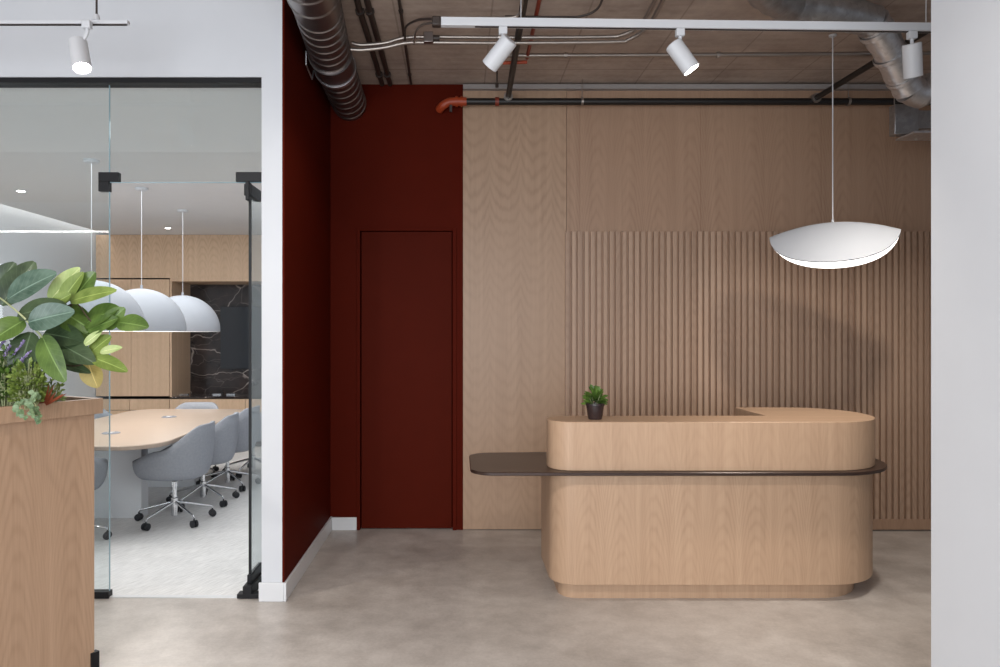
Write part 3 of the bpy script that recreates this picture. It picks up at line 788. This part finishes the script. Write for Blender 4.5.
def branch(label, pts, r, mat, name='branch_pipe', parts=()):
    t = thing(name, pts[0], label, 'pipe')
    MB().tube([Vector(p) for p in pts], r, 14).build('pipe', mat, t)
    for (f, rr, w, m2, nm) in parts:
        a, b = Vector(pts[0]), Vector(pts[-1]); c = a.lerp(b, f); dd = (b-a).normalized()
        MB().tube([c-dd*w/2, c+dd*w/2], rr, 14).build(nm, m2, t)
    return t
xa = (508-VX)/125.3
branch('black branch pipe crossing the ceiling above the leftmost long track spotlight', [(xa, yM-.005, zM+.03), (xa-.035, 2.9, zM+.055)], .022, M['pipe'], parts=((.004, .036, .05, M['conduit'], 'saddle_clamp'),))
xa = (814-VX)/125.3
branch('black branch pipe running diagonally behind the right hand duct', [(xa, yM-.005, zM+.02), (xa+.08, 2.9, zM+.0)], .022, M['pipe'], parts=((.004, .038, .05, M['conduit'], 'saddle_clamp'),))
branch('rust red pipe on the ceiling next to the black branch pipe', [at(527, 58, 5.05), at(548, -40, 3.8)], .013, M['rust'])
branch('short orange pipe stub behind the leftmost track spotlight', [at(503, 63, 5.05), at(527, 62, 5.05)], .012, M['orange'])

def conduit(label, pts, r=.011, mat=None, clamps=(), name='ceiling_conduit', n=8, grp=None):
    P = smooth_path(pts, n); t = thing(name, P[0], label, 'conduit', grp)
    MB().tube(P, r, 10).build('tube', mat or M['conduit'], t, ang=60)
    for f in clamps:
        i = min(len(P)-2, max(1, int(f*(len(P)-1)))); dd = (P[i+1]-P[i-1]).normalized()
        MB().tube([P[i]-dd*.012, P[i]+dd*.012], r*1.45, 10).build('coupling', mat or M['conduit'], t)
    return t
conduit('straight grey conduit crossing the whole ceiling behind the track spotlights', [at(500, 55.5, 5.0), at(610, 55.2, 5.0), at(760, 54.5, 5.0), at(960, 53, 5.0)], .0145, clamps=(.22, .6, .9))
Z5 = 4.6
conduit('upper of two parallel conduits bending away at the ceiling middle', [at(352, 43, Z5), at(362, 45, Z5), at(385, 43, Z5), at(404, 38, Z5), at(430, 37, Z5), at(500, 37.5, Z5), at(600, 37, Z5), at(622, 35, Z5-.02), at(640, 25, Z5-.12), at(655, 0, Z5-.35), at(668, -30, Z5-.6)], .0125, clamps=(.5,), grp=None)
conduit('lower of two parallel conduits bending away at the ceiling middle', [at(351, 49.5, Z5-.02), at(362, 50, Z5-.02), at(385, 47.5, Z5-.02), at(406, 43, Z5-.02), at(432, 42.5, Z5-.02), at(500, 43, Z5-.02), at(610, 42, Z5-.02), at(630, 39, Z5-.04), at(648, 26, Z5-.16), at(663, 0, Z5-.38), at(676, -30, Z5-.62)], .0125, clamps=(.5,))
conduit('thin dark conduit rising to the track beyond the parallel pair', [at(505, 16.5, 4.4), at(560, 17, 4.4), at(582, 16, 4.4), at(598, 8, 4.35), at(606, -12, 4.25)], .007, M['dark_conduit'])
conduit('thin flexible conduit looping from the junction box to the track end', [at(405, 40, 4.55), at(406, 27, 4.4), at(418, 20, 4.1), at(433, 19, 3.72)], .007, M['dark_conduit'])
conduit('pale flexible conduit looping under the other into the track end', [at(414, 42, 4.55), at(416, 32, 4.4), at(422, 25, 4.1), at(434, 22.5, 3.72)], .007)
conduit('pale curved conduit rising from the track beside the black branch pipe', [at(478, 17.5, 4.0), at(510, 17.5, 4.0), at(519, 14, 3.98), at(522, 4, 3.9), at(524, -30, 3.7)], .007)
for i, (xa, xb, lb) in enumerate(((357, 382, 'dark ceiling conduit right of the spiral duct, left one of the close pair'), (367, 390, 'dark ceiling conduit right of the spiral duct, right one of the close pair'), (399, 411, 'thin dark ceiling conduit passing the junction box'))):
    conduit(lb, [at(xb, 84, 5.80), at((xa+xb)/2, 42, 4.93), at(xa, 0, 4.33), at(xa-12, -60, 3.55)], (.020, .020, .010)[i], M['dark_conduit'], clamps=(.12, .6))
jb = at(431, 39.5, 4.58)
t = thing('junction_box', jb, 'small dark junction box where the paired conduits meet', 'junction box')
B(jb.x-.045, jb.x+.015, jb.y-.04, jb.y+.01, jb.z-.03, jb.z+.035).build('box', M['galv_duct'], t, bev=.004)
MB().tube([jb+Vector((.015, -.02, .0)), jb+Vector((.055, -.02, 0))], .018, 12).build('connector', M['dark_conduit'], t)
t = thing('ceiling_anchor', at(904, 9, 4.7), 'dark bracket assembly on the ceiling by the right wall', 'bracket')
c = at(904, 9, 4.7)
mb = MB(); mb.box(c.x-.09, c.x+.06, c.y-.03, c.y+.03, c.z-.0, c.z+.03); mb.box(c.x-.05, c.x-.02, c.y-.02, c.y+.02, c.z-.03, c.z+.06)
mb.tube([c+Vector((-.3, 0, .02)), c+Vector((.4, 0, .03))], .010, 8); mb.build('bracket_body', M['dark_conduit'], t)
MB().tube([c+Vector((.02, 0, -.02)), c+Vector((.02, 0, .22))], .006, 8).build('rod', M['dark_conduit'], t)
c = at(497, 86, 5.55)
t = thing('ceiling_rod', c, 'short dark hanger rod on the ceiling near the orange pipe stub', 'rod')
MB().tube([c, Vector((c.x, c.y, ZC))], .006, 8).build('rod', M['dark_conduit'], t)
MB().tube([c+Vector((0, 0, -.01)), c+Vector((0, 0, .02))], .013, 8).build('nut', M['dark_conduit'], t)

# ================================================================== PLANTER AND PLANTS
Yp = 3.45
P1 = Vector(((103-VX)/F*Yp, Yp, 0)); ZTOP = 1.288
t = thing('planter', (P1.x, P1.y, 0), 'tall oak clad planter box in the left foreground', 'planter')
uang = math.atan2(.887, .461)
def pl(x, y, z): return Vector((P1.x+x*.461-y*.887, P1.y+x*.887+y*.461, z))
def plb(mb, x0, x1, y0, y1, z0, z1):
    b = len(mb.v)
    P = [(x, y, z) for z in (z0, z1) for y in (y0, y1) for x in (x0, x1)]
    for f, ax in (((0, 2, 3, 1), 2), ((4, 5, 7, 6), 2), ((0, 1, 5, 4), 1), ((3, 2, 6, 7), 1), ((2, 0, 4, 6), 0), ((1, 3, 7, 5), 0)):
        mb.quad([b+i for i in f], [((P[i][1], P[i][0]) if ax == 2 else (P[i][0], P[i][2]) if ax == 1 else (P[i][1], P[i][2])) for i in f])
    for p in P: mb.v.append(pl(*p))
    return mb
LN = 2.0; WD = .5
plb(MB(), -LN, -.030, .022, WD-.02, .0, ZTOP-.075).build('body', M['oak_planter'], t)
mb = MB()
plb(mb, -LN, 0, 0, .03, ZTOP-.072, ZTOP); plb(mb, -LN, 0, WD-.03, WD, ZTOP-.072, ZTOP)
plb(mb, -.03, 0, .03, WD-.03, ZTOP-.072, ZTOP); plb(mb, -LN, -LN+.03, .03, WD-.03, ZTOP-.072, ZTOP)
o = mb.build('rim', M['oak_planter'], t)
plb(MB(), -LN+.03, -.03, .03, WD-.03, ZTOP-.074, ZTOP-.02).build('soil', M['soil'], t)
plb(MB(), -.05, -.010, .012, .04, 0, .08).build('foot', M['black'], t)

def T(px, py, Y): return at(px, py, Y)
plant = thing('broad_leaf_plant', pl(-.35, .2, ZTOP-.02), 'large plant with broad dark and lime leaves arching over the planter', 'plant')
YL = 3.25
groups = {'dark_leaf': [], 'pale_leaf': []}
def big(mat, base, tip, w, up=(0, -1, .35), yb=YL, yt=YL, fold=.22, curl=.12, nm='leaf'):
    mb = MB().leaf(T(base[0], base[1], yb), T(tip[0], tip[1], yt), w*yb/F, up, fold, curl, 7, 14)
    o = mb.build(nm, M[mat], plant, ang=80); return o
LV = [
 ('leaf_dark', (1, 305), (34, 261), 24, (.5, -1, .3), 3.34, 3.42),
 ('leaf_dark', (-12, 300), (14, 262), 22, (.4, -1, .3), 3.36, 3.40),
 ('leaf_grey', (7, 299), (54, 272), 27, (.2, -1, .6), 3.28, 3.25),
 ('leaf_dark', (17, 315), (64, 304), 22, (0, -1, .6), 3.22, 3.16),
 ('leaf_grey', (28, 322), (72, 311), 24, (0, -1, .2), 3.16, 3.10),
 ('leaf_mid', (24, 320), (-9, 340), 24, (.1, -1, .5), 3.2, 3.1),
 ('leaf_dark', (31, 332), (17, 378), 27, (.1, -1, .2), 3.2, 3.14),
 ('leaf_mid', (42, 336), (63, 381), 24, (-.2, -1, .2), 3.18, 3.1),
 ('leaf_dark', (44, 333), (82, 340), 24, (0, -1, .7), 3.24, 3.2),
 ('leaf_dark', (52, 340), (94, 362), 22, (.1, -1, .6), 3.22, 3.16),
 ('leaf_mid', (60, 310), (92, 330), 24, (0, -1, .4), 3.28, 3.24),
 ('leaf_pale', (49, 302), (78, 267), 20, (-.3, -1, .2), 3.3, 3.3),
 ('leaf_lite', (60, 304), (82, 272), 16, (-.1, -1, .2), 3.27, 3.25),
 ('leaf_mid', (71, 302), (94, 272), 20, (.2, -1, .2), 3.29, 3.28),
 ('leaf_lite', (70, 301), (114, 289), 15, (0, -1, .5), 3.24, 3.16),
 ('leaf_lite', (52, 305), (70, 294), 12, (0, -1, .2), 3.22, 3.2),
 ('leaf_mid', (84, 324), (117, 307), 22, (0, -1, .6), 3.26, 3.2),
 ('leaf_mid', (88, 330), (116, 318), 16, (.1, -1, .4), 3.22, 3.18),
 ('leaf_mid', (104, 328), (124, 308), 16, (.2, -1, .2), 3.22, 3.2),
 ('leaf_mid', (118, 322), (147, 326), 18, (0, -1, .6), 3.2, 3.12),
 ('leaf_mid', (74, 330), (100, 338), 18, (0, -1, .5), 3.3, 3.26),
 ('leaf_pale', (84, 345), (101, 331), 8, (0, -1, .2), 3.2, 3.18),
 ('leaf_lite', (90, 353), (110, 336), 16, (-.1, -1, .3), 3.22, 3.2),
 ('leaf_pale', (100, 352), (121, 347), 8, (0, -1, .4), 3.18, 3.14),
 ('leaf_lite', (92, 357), (126, 370), 14, (0, -1, .7), 3.2, 3.12),
 ('leaf_mid', (76, 352), (104, 362), 14, (0, -1, .6), 3.24, 3.2),
 ('leaf_yellow', (88, 362), (97, 388), 20, (0, -1, .1), 3.3, 3.32),
 ('leaf_dark', (58, 362), (90, 372), 10, (0, -1, .8), 3.26, 3.24),
]
for (m_, b_, t_, w_, up_, yb, yt) in LV: big(m_, b_, t_, w_*1.15, up_, yb, yt)
def stem(pts, r, mat='stem', par=plant, nm='stem'):
    P = smooth_path([T(*p) for p in pts], 6); n = len(P)
    return MB().tube(P, lambda i: r*(1-.5*i/n), 8).build(nm, M[mat], par, ang=80)
stem([(26, 408, 3.28), (28, 385, 3.27), (40, 366, 3.24), (52, 362, 3.24), (75, 366, 3.25), (96, 358, 3.22)], .006, 'bark')
stem([(28, 400, 3.27), (33, 372, 3.25), (46, 346, 3.20), (28, 322, 3.17), (8, 304, 3.26), (-12, 290, 3.34)], .006, 'stem')
stem([(30, 398, 3.27), (52, 358, 3.26), (62, 330, 3.27), (64, 310, 3.27), (75, 302, 3.27)], .005, 'bark')
stem([(62, 322, 3.27), (75, 303, 3.24), (92, 322, 3.22), (110, 326, 3.22), (122, 320, 3.2)], .004, 'bark')
stem([(52, 358, 3.26), (72, 352, 3.25), (86, 348, 3.22), (94, 354, 3.22)], .004, 'stem')

# low plants in the planter
cnt = 0
def small_plant(name, label, cat, px0, px1, ytop, ybase, mat, leafL, n, yd, aspect=.6, seed=1, droop=.0):
    rnd = random.Random(seed)
    root = T((px0+px1)/2, ybase, yd); root.z = ZTOP-.02
    t = thing(name, root, label, cat); lf = MB(); st = MB()
    hw = (px1-px0)/2*yd/F
    zt = H+(VY-ytop)*yd/F
    for i in range(n):
        a = rnd.uniform(0, 2*PI); r = hw*math.sqrt(rnd.random())
        h = rnd.uniform(.15, 1)*(zt-root.z)*(1-.35*(r/hw)**2)
        p = root+Vector((r*math.cos(a), r*math.sin(a)*.8, h+.012))
        dd = Vector((math.cos(a)*rnd.uniform(.2, 1), math.sin(a)*rnd.uniform(.2, 1)-.3, rnd.uniform(-.2, .9)-droop)).normalized()
        L = leafL*rnd.uniform(.6, 1.15)
        lf.leaf(p, p+dd*L, L*aspect, (rnd.uniform(-.5, .5), -1, rnd.uniform(.1, 1)), nv=5, nu=3)
        if i % 3 == 0: st.tube([root+Vector((r*math.cos(a)*.5, r*math.sin(a)*.4, 0)), p], .0018, 5)
    lf.build('foliage', M[mat], t); st.build('stems', M['stem'], t); return t
small_plant('ground_cover_plant', 'mound of tiny green leaves at the left end of the visible planting', 'plant', -12, 22, 352, 406, 'leaf_small', .030, 700, 3.16, .6, 11)
small_plant('ground_cover_plant', 'mound of small yellow green leaves between the ivy and the broad leaves', 'plant', 12, 42, 364, 408, 'leaf_lite', .024, 600, 3.14, .6, 12)
small_plant('ground_cover_plant', 'low dark leafy clump under the hanging leaves at the back', 'plant', -4, 36, 345, 400, 'leaf_dark', .032, 700, 3.32, .5, 13)
small_plant('ground_cover_plant', 'small lime sprigs beside the russet plant on the planter', 'plant', 38, 62, 382, 404, 'leaf_lite', .022, 140, 3.28, .45, 14)
# lavender
root = T(5, 400, 3.2); root.z = ZTOP-.02
t = thing('lavender_plant', root, 'lavender with purple flower spikes at the left edge of the planter', 'plant')
for i, (bx, by, tx, ty) in enumerate(((2, 372, 24, 341), (-4, 372, 10, 346), (4, 380, 30, 352), (-6, 360, 6, 338), (10, 386, 36, 376), (0, 378, 16, 356), (-8, 385, 20, 388))):
    a, b = T(bx, by, 3.2-.01*i), T(tx, ty, 3.12+.012*i); c = a.lerp(b, .45); sp = MB(); rnd = random.Random(i)
    MB().tube([root, a.lerp(root, .4), a, c], .0018, 5).build('stem', M['stem'], t)
    for k in range(34):
        f = k/33; p = c.lerp(b, f); an = rnd.uniform(0, 2*PI)
        dv = Vector((math.cos(an), math.sin(an), rnd.uniform(0, .8)))*.011*(1.2-f*.7)
        sp.leaf(p, p+dv+(b-c).normalized()*.008, .007, (0, -1, .5), nv=4, nu=3)
    sp.build('flower_spike', M['lavender'], t)
# russet plant
root = T(46, 402, 3.2); root.z = ZTOP-.02
t = thing('russet_plant', root, 'small spiky russet red plant in the planter', 'plant')
lf = MB(); rnd = random.Random(5)
for i in range(22):
    a = rnd.uniform(-1.1, 1.1); L = rnd.uniform(.05, .11)
    dd = Vector((math.sin(a), rnd.uniform(-.5, .3), math.cos(a))).normalized()
    lf.leaf(root+Vector((0, 0, .01)), root+Vector((0, 0, .01))+dd*L, .010, (0, -1, .2), nv=6, nu=3)
lf.build('foliage', M['leaf_red'], t)
# ivy over the rim
root = T(30, 400, 3.12); root.z = ZTOP
t = thing('variegated_ivy', root, 'variegated ivy trailing over the planter rim', 'plant')
lf = MB(); st = MB(); rnd = random.Random(9)
vines = [[(24, 402, 3.11), (20, 404, 3.03), (22, 411, 3.0), (27, 418, 3.0)], [(34, 398, 3.13), (34, 402, 3.05), (39, 412, 3.03), (42, 421, 3.03)], [(30, 400, 3.12), (31, 405, 3.03), (34, 414, 3.0)], [(38, 397, 3.15), (38, 396, 3.1), (36, 392, 3.06)]]
for v in vines:
    P = smooth_path([T(*p) for p in v], 5); st.tube(P, .0016, 5)
    for p in P[2::2]:
        for k in range(3):
            an = rnd.uniform(0, 2*PI); dd = Vector((math.cos(an), -.35, math.sin(an)*.8-.2)).normalized(); L = rnd.uniform(.016, .028)
            lf.leaf(p+Vector((0, -.012, 0)), p+Vector((0, -.012, 0))+dd*L, L*.85, (0, -1, .3), nv=5, nu=3, fold=.1)
lf.build('foliage', M['leaf_vari'], t); st.build('stems', M['stem'], t)

# ================================================================== LIGHT
def area(name, loc, target, sx, sy, power, col=(1, 1, 1)):
    l = bpy.data.lights.new(name, 'AREA'); l.shape = 'RECTANGLE'; l.size = sx; l.size_y = sy; l.energy = power; l.color = col
    o = bpy.data.objects.new(name, l); COL.objects.link(o); o.location = loc
    o.rotation_euler = (Vector(target)-Vector(loc)).to_track_quat('-Z', 'Y').to_euler(); return o
def spotl(name, loc, target, power, angle, blend=.6, col=(1, .93, .84), rad=.04):
    l = bpy.data.lights.new(name, 'SPOT'); l.energy = power; l.spot_size = R(angle); l.spot_blend = blend; l.color = col; l.shadow_soft_size = rad
    o = bpy.data.objects.new(name, l); COL.objects.link(o); o.location = loc
    o.rotation_euler = (Vector(target)-Vector(loc)).to_track_quat('-Z', 'Y').to_euler(); return o
area('window_light', (-1.2, -2.6, 1.7), (0.4, 5, .9), 5.4, 2.4, 290, (.90, .95, 1))
for k, (sx, pw) in enumerate(((-1.8, 80), (-.4, 60), (1.2, 60))):
    spotl('rear_fill_spot', (sx, 1.4, 3.3), (sx*.5+.1, 4.3, 0) if k == 0 else (sx*.8+.2, 3.7, 0), pw, 100, .9, (1, .96, .91), .06)  # unseen fill spots added overhead to brighten the lobby floor
area('side_fill_light', (-7.5, -1.2, 1.5), (1.8, 0, 1.4), 3.2, 2.4, 120, (.90, .95, 1))  # unseen cool fill added at the left to brighten the right wall
c, a = SP[0]; spotl('spot_a', c+a*.11, c+a*3, 25, 85, rad=.12)
c, a = SP[1]; spotl('spot_b', c+a*.11, c+a*3, 40, 85, rad=.08)
c, a = SP[2]; spotl('spot_c', c+a*.11, c+a*3, 105, 125, .9, rad=.07)
c, a = SP[3]; spotl('spot_d', c+a*.11, c+a*3, 45, 120, .8)
for (x, y) in doms:
    l = area('dome_light', (x, y, 1.605), (x, y, 0), .7, .7, 5, (1, .97, .93)); l.data.shape = 'DISK'
area('cove_wash', (-4.99, 7.6, 3.22), (-5.05, 7.6, 0), .06, 6, 32, (1, .96, .92))
area('meeting_ceiling_light', (-3.0, 6.6, 2.95), (-3.0, 6.6, 0), 2.4, 4, 75, (.93, .97, 1))
w = bpy.data.worlds.new('World'); scene.world = w; w.use_nodes = True
bg = w.node_tree.nodes['Background']; bg.inputs[0].default_value = (.80, .88, 1, 1); bg.inputs[1].default_value = .55

# ================================================================== CAMERA
cam = bpy.data.cameras.new('Camera'); co = bpy.data.objects.new('Camera', cam); COL.objects.link(co)
co.location = (0, 0, H); co.rotation_euler = (PI/2, 0, 0)
cam.sensor_width = 36; cam.lens = F*36/1000; cam.shift_x = .041; cam.shift_y = -.0005
cam.clip_start = .05; scene.camera = co
vs = scene.view_settings; vs.view_transform = 'Standard'; vs.look = 'None'; vs.gamma = 1; vs.exposure = 0; vs.use_curve_mapping = False
